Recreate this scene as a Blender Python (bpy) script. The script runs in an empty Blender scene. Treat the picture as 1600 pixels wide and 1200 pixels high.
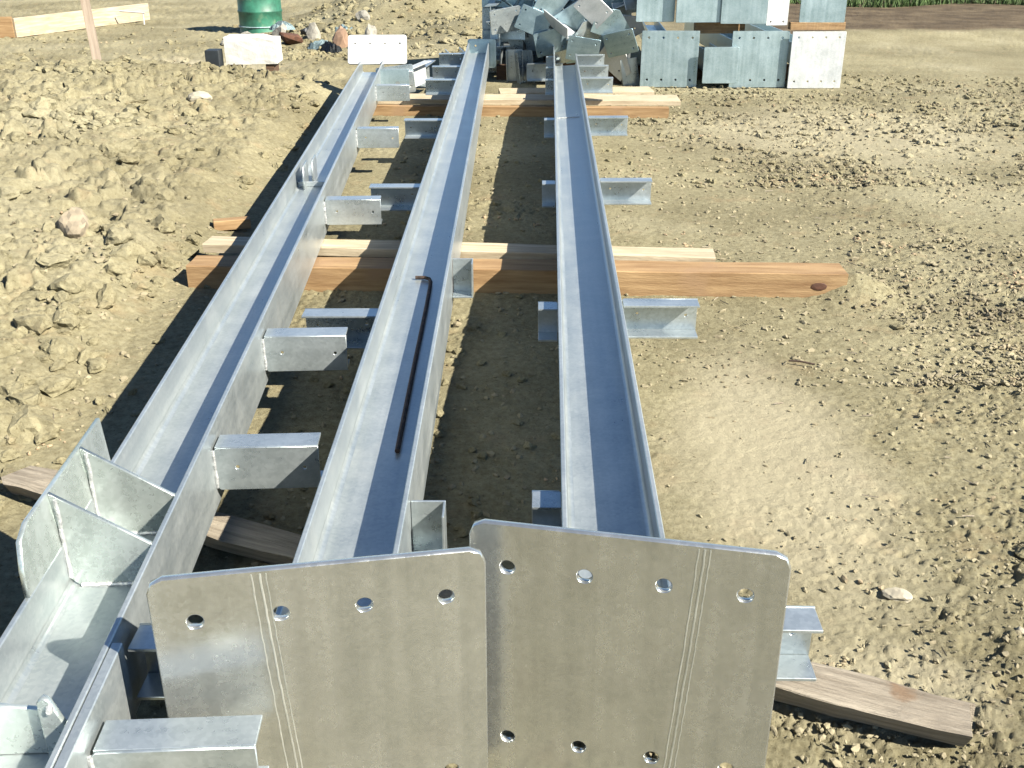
import bpy, bmesh, math, random
import numpy as np
from mathutils import Vector, Matrix

random.seed(7); RNG = np.random.default_rng(11)
S = bpy.context.scene
COL = S.collection
R = math.radians

# ------------------------------------------------------------------ camera
cam_d = bpy.data.cameras.new('camera'); cam = bpy.data.objects.new('camera', cam_d); COL.objects.link(cam)
cam.location = (0, 0, 1.49)
cam.rotation_euler = (math.pi/2 - math.atan(735/1620), 0, 0)
cam_d.sensor_width = 36; cam_d.lens = 36*1620/1600
cam_d.clip_start = 0.05; cam_d.clip_end = 2000
S.camera = cam

# ------------------------------------------------------------------ light
SUN = Vector((1.06, -0.70, 1.0)).normalized()
w = bpy.data.worlds.new('World'); S.world = w; w.use_nodes = True
nt = w.node_tree; nt.nodes.clear()
sky = nt.nodes.new('ShaderNodeTexSky'); sky.sky_type = 'NISHITA'; sky.sun_disc = False
sky.sun_elevation = math.asin(SUN.z); sky.sun_rotation = math.atan2(SUN.x, SUN.y)
sky.air_density = 1.0; sky.dust_density = 0.0; sky.ozone_density = 3.0; sky.altitude = 1200
bg = nt.nodes.new('ShaderNodeBackground'); bg.inputs['Strength'].default_value = 0.055
wo = nt.nodes.new('ShaderNodeOutputWorld')
nt.links.new(sky.outputs[0], bg.inputs[0]); nt.links.new(bg.outputs[0], wo.inputs[0])
sl = bpy.data.lights.new('sun', 'SUN'); sl.energy = 5.0; sl.angle = R(0.5); sl.color = (1.0, 0.93, 0.80)
so = bpy.data.objects.new('sun', sl); COL.objects.link(so)
so.rotation_euler = SUN.to_track_quat('Z', 'Y').to_euler(); so.location = (6, -4, 8)
S.view_settings.view_transform = 'Standard'; S.view_settings.look = 'None'
S.view_settings.gamma = 1; S.view_settings.exposure = 1.84
S.render.engine = 'CYCLES'

# ------------------------------------------------------------------ materials
def mat(name, base, rough=0.9, metal=0.0, var=0.15, vscale=6.0, bump=0.3, bscale=60.0, bdist=0.002,
        c2=None, streak=None, spec=0.5, rvar=0.0, stain=None):
    m = bpy.data.materials.new(name); m.use_nodes = True
    n = m.node_tree; p = n.nodes['Principled BSDF']; L = n.links
    tc = n.nodes.new('ShaderNodeTexCoord')
    vec = tc.outputs['Object']
    if streak:
        mp = n.nodes.new('ShaderNodeMapping'); mp.inputs['Scale'].default_value = streak
        L.new(vec, mp.inputs[0]); sv = mp.outputs[0]
    else: sv = vec
    n1 = n.nodes.new('ShaderNodeTexNoise'); n1.inputs['Scale'].default_value = vscale
    n1.inputs['Detail'].default_value = 6; n1.inputs['Roughness'].default_value = 0.65; L.new(sv, n1.inputs['Vector'])
    cr = n.nodes.new('ShaderNodeValToRGB'); L.new(n1.outputs['Fac'], cr.inputs[0])
    b = Vector(base)*0.55; c = Vector(c2)*0.55 if c2 else b*(1-var*1.6)
    cr.color_ramp.elements[0].position = 0.32; cr.color_ramp.elements[1].position = 0.68
    cr.color_ramp.elements[0].color = (*c, 1); cr.color_ramp.elements[1].color = (*(b*(1+var*0.5)), 1)
    colout = cr.outputs[0]
    if stain:                         # (colour, scale, threshold, softness)
        n3 = n.nodes.new('ShaderNodeTexNoise'); n3.inputs['Scale'].default_value = stain[1]; n3.inputs['Detail'].default_value = 5
        L.new(vec, n3.inputs['Vector'])
        c3 = n.nodes.new('ShaderNodeValToRGB'); c3.color_ramp.elements[0].position = stain[2]; c3.color_ramp.elements[1].position = stain[2]+stain[3]
        L.new(n3.outputs['Fac'], c3.inputs[0])
        mx = n.nodes.new('ShaderNodeMixRGB'); L.new(c3.outputs[0], mx.inputs[0]); L.new(colout, mx.inputs[1]); mx.inputs[2].default_value = (*stain[0], 1)
        colout = mx.outputs[0]
    L.new(colout, p.inputs['Base Color'])
    p.inputs['Metallic'].default_value = metal; p.inputs['Roughness'].default_value = rough
    p.inputs['Specular IOR Level'].default_value = spec
    if rvar:
        mr = n.nodes.new('ShaderNodeMapRange'); mr.inputs[3].default_value = rough-rvar; mr.inputs[4].default_value = rough+rvar
        L.new(n1.outputs['Fac'], mr.inputs[0]); L.new(mr.outputs[0], p.inputs['Roughness'])
    if bump:
        n2 = n.nodes.new('ShaderNodeTexNoise'); n2.inputs['Scale'].default_value = bscale; n2.inputs['Detail'].default_value = 6
        L.new(sv if streak else vec, n2.inputs['Vector'])
        bp = n.nodes.new('ShaderNodeBump'); bp.inputs['Strength'].default_value = bump; bp.inputs['Distance'].default_value = bdist
        L.new(n2.outputs['Fac'], bp.inputs['Height']); L.new(bp.outputs[0], p.inputs['Normal'])
    return m

def galv(name, base, c2, rough, metal, streak_axis='y', streaks=0.25, bloom=0.0):
    """hot-dip galvanised steel: cloudy zinc patina, spangle, run marks along one axis"""
    base = tuple(0.56*q for q in base); c2 = tuple(0.56*q for q in c2)
    m = bpy.data.materials.new(name); m.use_nodes = True
    n = m.node_tree; p = n.nodes['Principled BSDF']; L = n.links
    tc = n.nodes.new('ShaderNodeTexCoord')
    oi = n.nodes.new('ShaderNodeObjectInfo')
    ad = n.nodes.new('ShaderNodeVectorMath'); ad.operation = 'MULTIPLY_ADD'
    ad.inputs[0].default_value = (1, 1, 1)
    cmb = n.nodes.new('ShaderNodeCombineXYZ')
    ml = n.nodes.new('ShaderNodeMath'); ml.operation = 'MULTIPLY'; ml.inputs[1].default_value = 37.0
    L.new(oi.outputs['Random'], ml.inputs[0]); L.new(ml.outputs[0], cmb.inputs[0]); L.new(ml.outputs[0], cmb.inputs[2])
    L.new(tc.outputs['Object'], ad.inputs[0]); ad.inputs[1].default_value = (1, 1, 1); L.new(cmb.outputs[0], ad.inputs[2])
    vec = ad.outputs[0]
    n1 = n.nodes.new('ShaderNodeTexNoise'); n1.inputs['Scale'].default_value = 7; n1.inputs['Detail'].default_value = 8; n1.inputs['Roughness'].default_value = 0.6
    L.new(vec, n1.inputs['Vector'])
    mp = n.nodes.new('ShaderNodeMapping'); k = {'x': (1.2, 30, 30), 'y': (30, 1.2, 30), 'z': (38, 38, 1.0)}[streak_axis]
    mp.inputs['Scale'].default_value = k; L.new(vec, mp.inputs[0])
    n2 = n.nodes.new('ShaderNodeTexNoise'); n2.inputs['Scale'].default_value = 1.0; n2.inputs['Detail'].default_value = 5; L.new(mp.outputs[0], n2.inputs['Vector'])
    vo = n.nodes.new('ShaderNodeTexVoronoi'); vo.inputs['Scale'].default_value = 130; L.new(vec, vo.inputs['Vector'])
    a = n.nodes.new('ShaderNodeMath'); a.operation = 'MULTIPLY'; a.inputs[1].default_value = streaks; L.new(n2.outputs['Fac'], a.inputs[0])
    b = n.nodes.new('ShaderNodeMath'); b.operation = 'MULTIPLY_ADD'; b.inputs[1].default_value = 1-streaks; L.new(n1.outputs['Fac'], b.inputs[0]); L.new(a.outputs[0], b.inputs[2])
    c = n.nodes.new('ShaderNodeMath'); c.operation = 'MULTIPLY_ADD'; c.inputs[1].default_value = 0.12
    sx = n.nodes.new('ShaderNodeSeparateXYZ'); L.new(vo.outputs['Color'], sx.inputs[0]); L.new(sx.outputs[0], c.inputs[0]); L.new(b.outputs[0], c.inputs[2])
    cr = n.nodes.new('ShaderNodeValToRGB'); L.new(c.outputs[0], cr.inputs[0])
    cr.color_ramp.elements[0].position = 0.36; cr.color_ramp.elements[1].position = 0.74
    cr.color_ramp.elements[0].color = (*c2, 1); cr.color_ramp.elements[1].color = (*base, 1)
    colo = cr.outputs[0]
    p.inputs['Metallic'].default_value = metal
    # chalky white bloom and a little dried mud in ragged patches
    for sc_, th_, colr, amt in ((3.2, 0.57, (0.52, 0.53, 0.49), bloom), (5.5, 0.66, (0.24, 0.20, 0.13), 0.22)):
        nb = n.nodes.new('ShaderNodeTexNoise'); nb.inputs['Scale'].default_value = sc_; nb.inputs['Detail'].default_value = 9; nb.inputs['Roughness'].default_value = 0.72; L.new(vec, nb.inputs['Vector'])
        rb = n.nodes.new('ShaderNodeMapRange'); rb.inputs[1].default_value = th_; rb.inputs[2].default_value = th_+0.12; rb.inputs[4].default_value = amt
        L.new(nb.outputs['Fac'], rb.inputs[0])
        mb = n.nodes.new('ShaderNodeMixRGB'); L.new(rb.outputs[0], mb.inputs[0]); L.new(colo, mb.inputs[1]); mb.inputs[2].default_value = (*colr, 1); colo = mb.outputs[0]
    L.new(colo, p.inputs['Base Color'])
    mr = n.nodes.new('ShaderNodeMapRange'); mr.inputs[1].default_value = 0.3; mr.inputs[2].default_value = 0.8
    mr.inputs[3].default_value = rough-0.1; mr.inputs[4].default_value = rough+0.12
    L.new(c.outputs[0], mr.inputs[0]); L.new(mr.outputs[0], p.inputs['Roughness'])
    n4 = n.nodes.new('ShaderNodeTexNoise'); n4.inputs['Scale'].default_value = 3.0; n4.inputs['Detail'].default_value = 2; L.new(vec, n4.inputs['Vector'])
    bp0 = n.nodes.new('ShaderNodeBump'); bp0.inputs['Strength'].default_value = 0.5; bp0.inputs['Distance'].default_value = 0.006; L.new(n4.outputs['Fac'], bp0.inputs['Height'])
    bp = n.nodes.new('ShaderNodeBump'); bp.inputs['Strength'].default_value = 0.25; bp.inputs['Distance'].default_value = 0.0012
    L.new(c.outputs[0], bp.inputs['Height']); L.new(bp0.outputs[0], bp.inputs['Normal']); L.new(bp.outputs[0], p.inputs['Normal'])
    return m

M_BEAM = galv('galvanised_beam', (0.76, 0.82, 0.82), (0.46, 0.53, 0.56), 0.34, 0.68, 'y', 0.45, 0.35)
M_PLATE = galv('galvanised_plate', (0.98, 1.0, 0.96), (0.72, 0.75, 0.72), 0.22, 0.86, 'z', 0.45, 0.3)
M_PLATE2 = galv('stiffener_zinc', (0.92, 1.0, 0.97), (0.58, 0.66, 0.62), 0.28, 0.72, 'z', 0.3)
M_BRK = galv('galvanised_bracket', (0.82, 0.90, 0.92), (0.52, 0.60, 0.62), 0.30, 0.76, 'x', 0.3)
M_BRIGHT_GLARE = galv('bright_glare_zinc', (0.98, 1.0, 1.0), (0.66, 0.70, 0.71), 0.42, 0.45, 'z', 0.3, 0.3)  # paler zinc; sun glare and lit faces put into its base colour
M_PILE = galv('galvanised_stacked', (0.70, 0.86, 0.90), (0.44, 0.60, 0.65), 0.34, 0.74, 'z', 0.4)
M_WELD = mat('weld_zinc', (0.78, 0.80, 0.80), 0.4, 0.5, 0.2, 60, 0.8, 140, 0.004)
M_LUM = mat('new_lumber', (0.40, 0.265, 0.13), 0.85, 0, 0.45, 3.0, 0.7, 30, 0.003, c2=(0.24, 0.13, 0.05), streak=(1, 14, 14), stain=((0.20, 0.125, 0.065), 4, 0.58, 0.12))
M_LUMP = mat('pale_lumber', (0.62, 0.53, 0.38), 0.85, 0, 0.3, 3.0, 0.7, 30, 0.003, c2=(0.38, 0.30, 0.19), streak=(1, 14, 14), stain=((0.28, 0.22, 0.14), 6, 0.58, 0.1))
M_LUMO = mat('weathered_lumber', (0.44, 0.385, 0.30), 0.92, 0, 0.4, 3.0, 1.0, 24, 0.006, c2=(0.22, 0.18, 0.13), streak=(1, 16, 16), stain=((0.15, 0.10, 0.06), 9, 0.66, 0.08))
M_LUM_SHADE = mat('shade_dark_lumber', (0.13, 0.07, 0.035), 0.85, 0, 0.3, 3.0, 0.5, 24, 0.003, streak=(1, 16, 16))  # shade under the pile put into the wood colour
M_KNOT = mat('wood_knot', (0.12, 0.045, 0.02), 0.8, 0, 0.3, 20, 0.4, 40)
M_RUST = mat('rusty_bar', (0.085, 0.05, 0.035), 0.8, 0.2, 0.5, 40, 0.6, 200)
M_GREEN = mat('green_paint', (0.05, 0.24, 0.15), 0.5, 0, 0.4, 5, 0.2, 60, stain=((0.20, 0.24, 0.15), 4, 0.6, 0.15))
M_WHITE = mat('chalky_white', (0.74, 0.73, 0.68), 0.85, 0, 0.15, 9, 0.6, 30, 0.006, stain=((0.12, 0.12, 0.10), 7, 0.66, 0.03))
M_CONC = mat('broken_concrete', (0.42, 0.40, 0.34), 0.95, 0, 0.3, 12, 0.8, 50, 0.006)
M_BROWN = mat('rusty_brown', (0.14, 0.055, 0.025), 0.9, 0, 0.4, 14, 0.7, 50, 0.005)
M_BLUEPL = mat('pale_blue_plastic', (0.42, 0.58, 0.62), 0.5, 0, 0.3, 10, 0.4, 30)
M_DARKPL_SHADE = mat('black_plastic_and_shade', (0.02, 0.028, 0.034), 0.55, 0, 0.3, 10, 0.4, 30)  # black plastic; also colours pieces that stand in for shade
M_GRASS = mat('grass_blades', (0.09, 0.16, 0.035), 0.8, 0, 0.5, 3, 0, 1, c2=(0.045, 0.085, 0.02))

# soil
def soil():
    m = bpy.data.materials.new('dry_clay_soil'); m.use_nodes = True
    n = m.node_tree; p = n.nodes['Principled BSDF']; L = n.links
    g = n.nodes.new('ShaderNodeNewGeometry'); P = g.outputs['Position']
    def noise(sc, det=8, ro=0.6):
        x = n.nodes.new('ShaderNodeTexNoise'); x.inputs['Scale'].default_value = sc; x.inputs['Detail'].default_value = det
        x.inputs['Roughness'].default_value = ro; L.new(P, x.inputs['Vector']); return x.outputs['Fac']
    def ramp(src, p0, p1, c0, c1):
        x = n.nodes.new('ShaderNodeValToRGB'); x.color_ramp.elements[0].position = p0; x.color_ramp.elements[1].position = p1
        x.color_ramp.elements[0].color = (*c0, 1); x.color_ramp.elements[1].color = (*c1, 1); L.new(src, x.inputs[0]); return x.outputs[0]
    def mix(f, a, b, mode='MIX'):
        x = n.nodes.new('ShaderNodeMixRGB'); x.blend_type = mode
        if isinstance(f, float): x.inputs[0].default_value = f
        else: L.new(f, x.inputs[0])
        L.new(a, x.inputs[1])
        if isinstance(b, tuple): x.inputs[2].default_value = (*b, 1)
        else: L.new(b, x.inputs[2])
        return x.outputs[0]
    base = ramp(noise(0.9, 6), 0.35, 0.65, (0.164, 0.148, 0.090), (0.255, 0.234, 0.149))
    fine = ramp(noise(38, 8, 0.75), 0.34, 0.66, (0.55, 0.53, 0.49), (1.0, 1.0, 1.0))
    c = mix(1.0, base, fine, 'MULTIPLY')
    warm = ramp(noise(5.5, 4), 0.58, 0.75, (0, 0, 0), (1, 1, 1))
    wf = n.nodes.new('ShaderNodeMath'); wf.operation = 'MULTIPLY'; wf.inputs[1].default_value = 0.35; L.new(warm, wf.inputs[0])
    c = mix(wf.outputs[0], c, (0.235, 0.165, 0.095))
    pale = ramp(noise(0.55, 4), 0.52, 0.66, (0, 0, 0), (1, 1, 1))
    pf = n.nodes.new('ShaderNodeMath'); pf.operation = 'MULTIPLY'; pf.inputs[1].default_value = 0.3; L.new(pale, pf.inputs[0])
    c = mix(pf.outputs[0], c, (0.30, 0.28, 0.195))
    grit = ramp(noise(140, 3, 0.5), 0.60, 0.70, (1, 1, 1), (0.55, 0.5, 0.44)); c = mix(0.8, c, grit, 'MULTIPLY')
    for (cx_, cy_, rx_, ry_, am_) in ((0.78, 2.7, 0.34, 0.85, 0.5), (0.75, 1.72, 0.30, 0.16, 0.5), (2.4, 7.6, 1.4, 1.2, 0.35), (-3.6, 11.3, 1.3, 0.9, 0.6)):
        vm = n.nodes.new('ShaderNodeMapping'); vm.inputs['Location'].default_value = (-cx_/rx_, -cy_/ry_, 0); vm.inputs['Scale'].default_value = (1/rx_, 1/ry_, 0); L.new(P, vm.inputs[0])
        ln = n.nodes.new('ShaderNodeVectorMath'); ln.operation = 'LENGTH'; L.new(vm.outputs[0], ln.inputs[0])
        wb_ = n.nodes.new('ShaderNodeMath'); wb_.operation = 'MULTIPLY_ADD'; wb_.inputs[1].default_value = 0.9; L.new(noise(4.5, 8, 0.7), wb_.inputs[0]); L.new(ln.outputs['Value'], wb_.inputs[2])
        ms = n.nodes.new('ShaderNodeMapRange'); ms.inputs[1].default_value = 1.55; ms.inputs[2].default_value = 0.95; ms.inputs[3].default_value = 0; ms.inputs[4].default_value = am_; L.new(wb_.outputs[0], ms.inputs[0])
        c = mix(ms.outputs[0], c, (0.34, 0.308, 0.220))
    # darker brown earth far behind on the right: its own patch in world coordinates
    sp = n.nodes.new('ShaderNodeSeparateXYZ'); L.new(P, sp.inputs[0])
    wob = noise(0.7, 5)
    wy = n.nodes.new('ShaderNodeMath'); wy.operation = 'MULTIPLY_ADD'; wy.inputs[1].default_value = 1.6; L.new(wob, wy.inputs[0]); L.new(sp.outputs[1], wy.inputs[2])
    my = n.nodes.new('ShaderNodeMapRange'); my.inputs[1].default_value = 14.95; my.inputs[2].default_value = 15.35; L.new(wy.outputs[0], my.inputs[0])
    mx = n.nodes.new('ShaderNodeMapRange'); mx.inputs[1].default_value = 1.5; mx.inputs[2].default_value = 3.5; L.new(sp.outputs[0], mx.inputs[0])
    mm = n.nodes.new('ShaderNodeMath'); mm.operation = 'MULTIPLY'; L.new(my.outputs[0], mm.inputs[0]); L.new(mx.outputs[0], mm.inputs[1])
    dark_earth = ramp(noise(2.2, 6), 0.4, 0.7, (0.05, 0.037, 0.023), (0.11, 0.085, 0.053))
    c = mix(mm.outputs[0], c, dark_earth)
    L.new(c, p.inputs['Base Color']); p.inputs['Roughness'].default_value = 0.97; p.inputs['Specular IOR Level'].default_value = 0.15
    b1 = n.nodes.new('ShaderNodeBump'); b1.inputs['Strength'].default_value = 0.9; b1.inputs['Distance'].default_value = 0.010; L.new(noise(60, 10, 0.8), b1.inputs['Height'])
    L.new(b1.outputs[0], p.inputs['Normal'])
    return m
M_SOIL = soil()
M_CLOD = mat('soil_clods', (0.38, 0.34, 0.225), 0.97, 0, 0.2, 2.2, 0.8, 90, 0.004, c2=(0.26, 0.222, 0.148), spec=0.15, stain=((0.30, 0.22, 0.14), 3.0, 0.6, 0.1))

# ------------------------------------------------------------------ helpers
def link(o, parent=None):
    COL.objects.link(o)
    if parent is not None: o.parent = parent
    return o
def mesh(name, me, m, parent=None, M=None):
    o = bpy.data.objects.new(name, me)
    if m is not None and len(me.materials) == 0: me.materials.append(m)
    if M is not None: o.matrix_local = M
    return link(o, parent)
def T(x, y, z): return Matrix.Translation((x, y, z))
def RZ(a): return Matrix.Rotation(a, 4, 'Z')
def RX(a): return Matrix.Rotation(a, 4, 'X')
def RY(a): return Matrix.Rotation(a, 4, 'Y')
def empty(name, loc, rz=0, rot=None):
    o = bpy.data.objects.new(name, None); o.location = loc
    o.rotation_euler = rot if rot else (0, 0, rz); o.empty_display_size = 0.1
    return link(o)
def tag(o, label, cat, group=None):
    o['label'] = label; o['category'] = cat
    if group: o['group'] = group
    return o
def box_me(x0, x1, y0, y1, z0, z1, bev=0.002, name='m'):
    bm = bmesh.new()
    bmesh.ops.create_cube(bm, size=1)
    bmesh.ops.scale(bm, vec=(x1-x0, y1-y0, z1-z0), verts=bm.verts)
    bmesh.ops.translate(bm, vec=((x0+x1)/2, (y0+y1)/2, (z0+z1)/2), verts=bm.verts)
    if bev: bmesh.ops.bevel(bm, geom=bm.edges[:], offset=bev, segments=1, affect='EDGES')
    me = bpy.data.meshes.new(name); bm.to_mesh(me); bm.free(); return me
def outline(hw, z0, z1, ch=0.03, seg=2):
    """rectangle with softened chamfered corners"""
    pts = []
    for (cx, cz, a0) in ((hw, z0, -90), (hw, z1, 0), (-hw, z1, 90), (-hw, z0, 180)):
        ox = cx - math.copysign(ch, cx); oz = cz + (ch if cz == z0 else -ch)
        for i in range(seg+1):
            a = R(a0 + 90*i/seg)
            pts.append((ox + ch*math.cos(a), oz + ch*math.sin(a)))
    return pts
def plate_me(out, holes, th, bev=0.0015, name='plate', hseg=18):
    """plate standing in local XZ, thickness along Y, with real round holes"""
    cu = bpy.data.curves.new(name, 'CURVE'); cu.dimensions = '2D'; cu.fill_mode = 'BOTH'
    cu.extrude = th/2 - bev; cu.bevel_depth = bev; cu.bevel_resolution = 0
    def spl(pts):
        s = cu.splines.new('POLY'); s.points.add(len(pts)-1)
        for p, q in zip(s.points, pts): p.co = (q[0], q[1], 0, 1)
        s.use_cyclic_u = True
    spl(out)
    for hx, hz, r in holes:
        spl([(hx + r*math.cos(2*math.pi*i/hseg), hz + r*math.sin(2*math.pi*i/hseg)) for i in range(hseg)][::-1])
    ob = bpy.data.objects.new(name, cu); COL.objects.link(ob)
    dg = bpy.context.evaluated_depsgraph_get(); dg.update()
    me = bpy.data.meshes.new_from_object(ob.evaluated_get(dg))
    bpy.data.objects.remove(ob); bpy.data.curves.remove(cu)
    me.transform(RX(math.pi/2)); me.name = name
    me.materials.clear()
    return me
def joined(meshes, name='m'):
    bm = bmesh.new()
    for me in meshes: bm.from_mesh(me)
    o = bpy.data.meshes.new(name); bm.to_mesh(o); bm.free(); return o
def tube_me(pts, r, seg=8, name='tube'):
    bm = bmesh.new(); rings = []
    P = [Vector(p) for p in pts]
    for i, p in enumerate(P):
        d = (P[min(i+1, len(P)-1)] - P[max(i-1, 0)]).normalized()
        a = d.orthogonal().normalized() if i == 0 else (a - d*a.dot(d)).normalized()
        b = d.cross(a)
        rings.append([bm.verts.new(p + (a*math.cos(2*math.pi*k/seg) + b*math.sin(2*math.pi*k/seg))*r) for k in range(seg)])
    for u, v in zip(rings, rings[1:]):
        for k in range(seg): bm.faces.new((u[k], u[(k+1) % seg], v[(k+1) % seg], v[k]))
    bm.faces.new(rings[0][::-1]); bm.faces.new(rings[-1])
    me = bpy.data.meshes.new(name); bm.to_mesh(me); bm.free(); return me
def lump_me(r, sq=(1, 1, 1), rough=0.25, sub=2, seed=0, name='lump', flat=True):
    rg = random.Random(seed); bm = bmesh.new(); bmesh.ops.create_icosphere(bm, subdivisions=sub, radius=1)
    dirs = [(Vector((rg.gauss(0, 1), rg.gauss(0, 1), rg.gauss(0, 1))).normalized(), rg.uniform(0.62, 0.95)) for _ in range(9)]
    for v in bm.verts:
        c = v.co.copy()
        for d, h in dirs:                  # cut facets
            t = c.dot(d)
            if t > h: c -= d*(t-h)
        c *= 1 + rg.uniform(-1, 1)*rough*0.2
        v.co = Vector((c.x*sq[0], c.y*sq[1], c.z*sq[2]))*r
    me = bpy.data.meshes.new(name); bm.to_mesh(me); bm.free(); return me

# ------------------------------------------------------------------ noise for the terrain
def hsh(ix, iy, s=0):
    h = (ix.astype(np.int64)*374761393 + iy.astype(np.int64)*668265263 + s*1442695041) & 0xffffffff
    h = ((h ^ (h >> 13))*1274126177) & 0xffffffff
    return ((h ^ (h >> 16)) & 0xffffff)/float(0xffffff)
def vnoise(x, y, s=0):
    ix = np.floor(x); iy = np.floor(y); fx = x-ix; fy = y-iy
    ux = fx*fx*(3-2*fx); uy = fy*fy*(3-2*fy)
    a = hsh(ix, iy, s); b = hsh(ix+1, iy, s); c = hsh(ix, iy+1, s); d = hsh(ix+1, iy+1, s)
    return (a*(1-ux)+b*ux)*(1-uy) + (c*(1-ux)+d*ux)*uy
def fbm(x, y, o=4, s=0):
    r = 0; a = 0.5; t = 0
    for i in range(o):
        r = r + a*vnoise(x, y, s+i*17); t += a; x = x*2.03+3.1; y = y*2.03+1.7; a *= 0.5
    return r/t
def cell(x, y, s=0):
    """cell bumps: rounded lumps with creases between them"""
    ix = np.floor(x); iy = np.floor(y); f1 = np.full(x.shape, 9.0); f2 = np.full(x.shape, 9.0); hid = np.zeros(x.shape)
    for dx in (-1, 0, 1):
        for dy in (-1, 0, 1):
            cx = ix+dx; cy = iy+dy
            px = cx + hsh(cx, cy, s+5); py = cy + hsh(cx, cy, s+9)
            d = (x-px)**2 + (y-py)**2; k = hsh(cx, cy, s+21)
            m = d < f1
            f2 = np.where(m, f1, np.minimum(f2, d)); hid = np.where(m, k, hid); f1 = np.where(m, d, f1)
    return np.clip(np.sqrt(f2)-np.sqrt(f1), 0, 1), hid
def ss(a, b, x):
    t = np.clip((x-a)/(b-a), 0, 1); return t*t*(3-2*t)
def macro(x, y):
    h = 0.02*(fbm(x*0.8, y*0.8, 3, 3)-0.5)
    # spoil bank thrown up on the left
    crest = 9.6 + 0.5*(fbm(x*0.9, x*0+2, 2, 8)-0.5) + 0.10*(x+3)
    bank = (0.35*ss(-1.38, -1.75, x)+0.65*ss(-1.5, -3.4, x))*ss(1.0, 4.5, y)*(1-ss(crest-0.25, crest+0.35, y))
    h += 0.30*bank + 0.02*ss(-1.25, -1.6, x)*ss(1.2, 2.5, y)*(1-ss(8, 9, y))
    h += 0.05*bank*(fbm(x*2.2, y*2.2, 3, 31)-0.5)*2
    # heap behind the near end of the stack
    h += 0.75*np.exp(-(((x+1.35)/1.3)**2 + ((y-16.2)/1.9)**2))*(0.8+0.4*fbm(x*2, y*2, 3, 44))
    h += 0.30*np.exp(-(((x+0.35)/0.8)**2 + ((y-13.2)/1.0)**2))
    h += 0.10*ss(13.0, 14.6, y)*(1-ss(14.7, 15.1, y))*ss(3.3, 4.5, x)
    # wheel ruts on the right
    for k, a, b in ((0.42, 1.1, 0.0), (0.42, 1.7, 0.3), (-0.22, 3.0, 0.6)):
        t = y - (5.2 - k*(x-3)*2 + b*4 - a*1.2)
        h += -0.012*np.exp(-(t/0.12)**2)*ss(1.2, 2.4, x)
    h += 0.035*ss(2.3, 3.6, y)*(1-ss(9.2, 9.9, y))
    h += 0.018*np.exp(-((y-4.25)/0.5)**2)
    h += 0.085*np.exp(-(((x-1.42)/0.13)**2+((y-4.09)/0.12)**2))
    return h
def rough_amt(x, y):
    left = ss(-1.3, -1.9, x)
    m = fbm(x*1.1+5, y*1.1, 3, 60)
    right = ss(0.42, 0.60, m + 0.16*ss(2.5, 1.2, y)*ss(0.7, 1.6, x) + 0.08*ss(0.8, 2.0, x) - 0.15*ss(1.3, 0.4, x))
    inside = (1-ss(0.2, 0.9, np.abs(x+0.2)))
    smooth_far = 1-0.5*ss(9.5, 11.5, y)
    calm = 1-0.6*np.exp(-(((x-0.82)/0.45)**2+((y-2.75)/0.95)**2)**1.5)
    return (0.9*left + (1-left)*(0.25 + 0.75*right)*calm)*smooth_far
def height(x, y, fine=True):
    h = macro(x, y)
    ra = rough_amt(x, y)
    if fine:
        left = ss(-1.25, -1.9, x)
        cl = ss(0.38, 0.62, fbm(x*0.9+2, y*0.9, 3, 66))          # where clods gather
        wx = x + 0.05*(fbm(x*9, y*9, 3, 71)-0.5); wy = y + 0.05*(fbm(x*9+9, y*9, 3, 72)-0.5)
        def lumps(sc, thr, s, ed=0.35):
            a, k = cell(wx*sc+s*3.7, wy*sc+s*1.3, s)
            q = np.clip((k-thr)/(1-thr), 0, 1)
            return ss(0.0, ed, a)*(0.35*(q > 0)+0.65*q)
        h = h + ra*left*(0.060*lumps(7, 0.72, 1, 0.3)*(0.4+0.6*cl) + 0.034*lumps(12, 0.60, 2)*(0.5+0.5*cl) + 0.015*lumps(24, 0.55, 3))
        rr = ra*(1-left)
        h = h + rr*(0.010*lumps(17, 0.88, 4, 0.3)*cl + 0.006*lumps(30, 0.8, 5) + 0.006*lumps(62, 0.6, 6))
        h = h + ra*0.006*lumps(48, 0.5, 7)
        h = h + ra*(0.020+0.015*left)*(fbm(x*8, y*8, 5, 80)-0.5) + 0.005*(fbm(x*34, y*34, 3, 90)-0.5)
        # cracks and holes
        pit, hp = cell(wx*11+4, wy*11, 12); h = h - ra*(0.016+0.03*left)*ss(0.86, 1.0, hp)*ss(0.02, 0.3, pit)
        p2, h2 = cell(wx*37+4, wy*37+2, 15); h = h - ra*0.013*ss(0.8, 1.0, h2)*ss(0.05, 0.4, p2)
    return h

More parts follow.
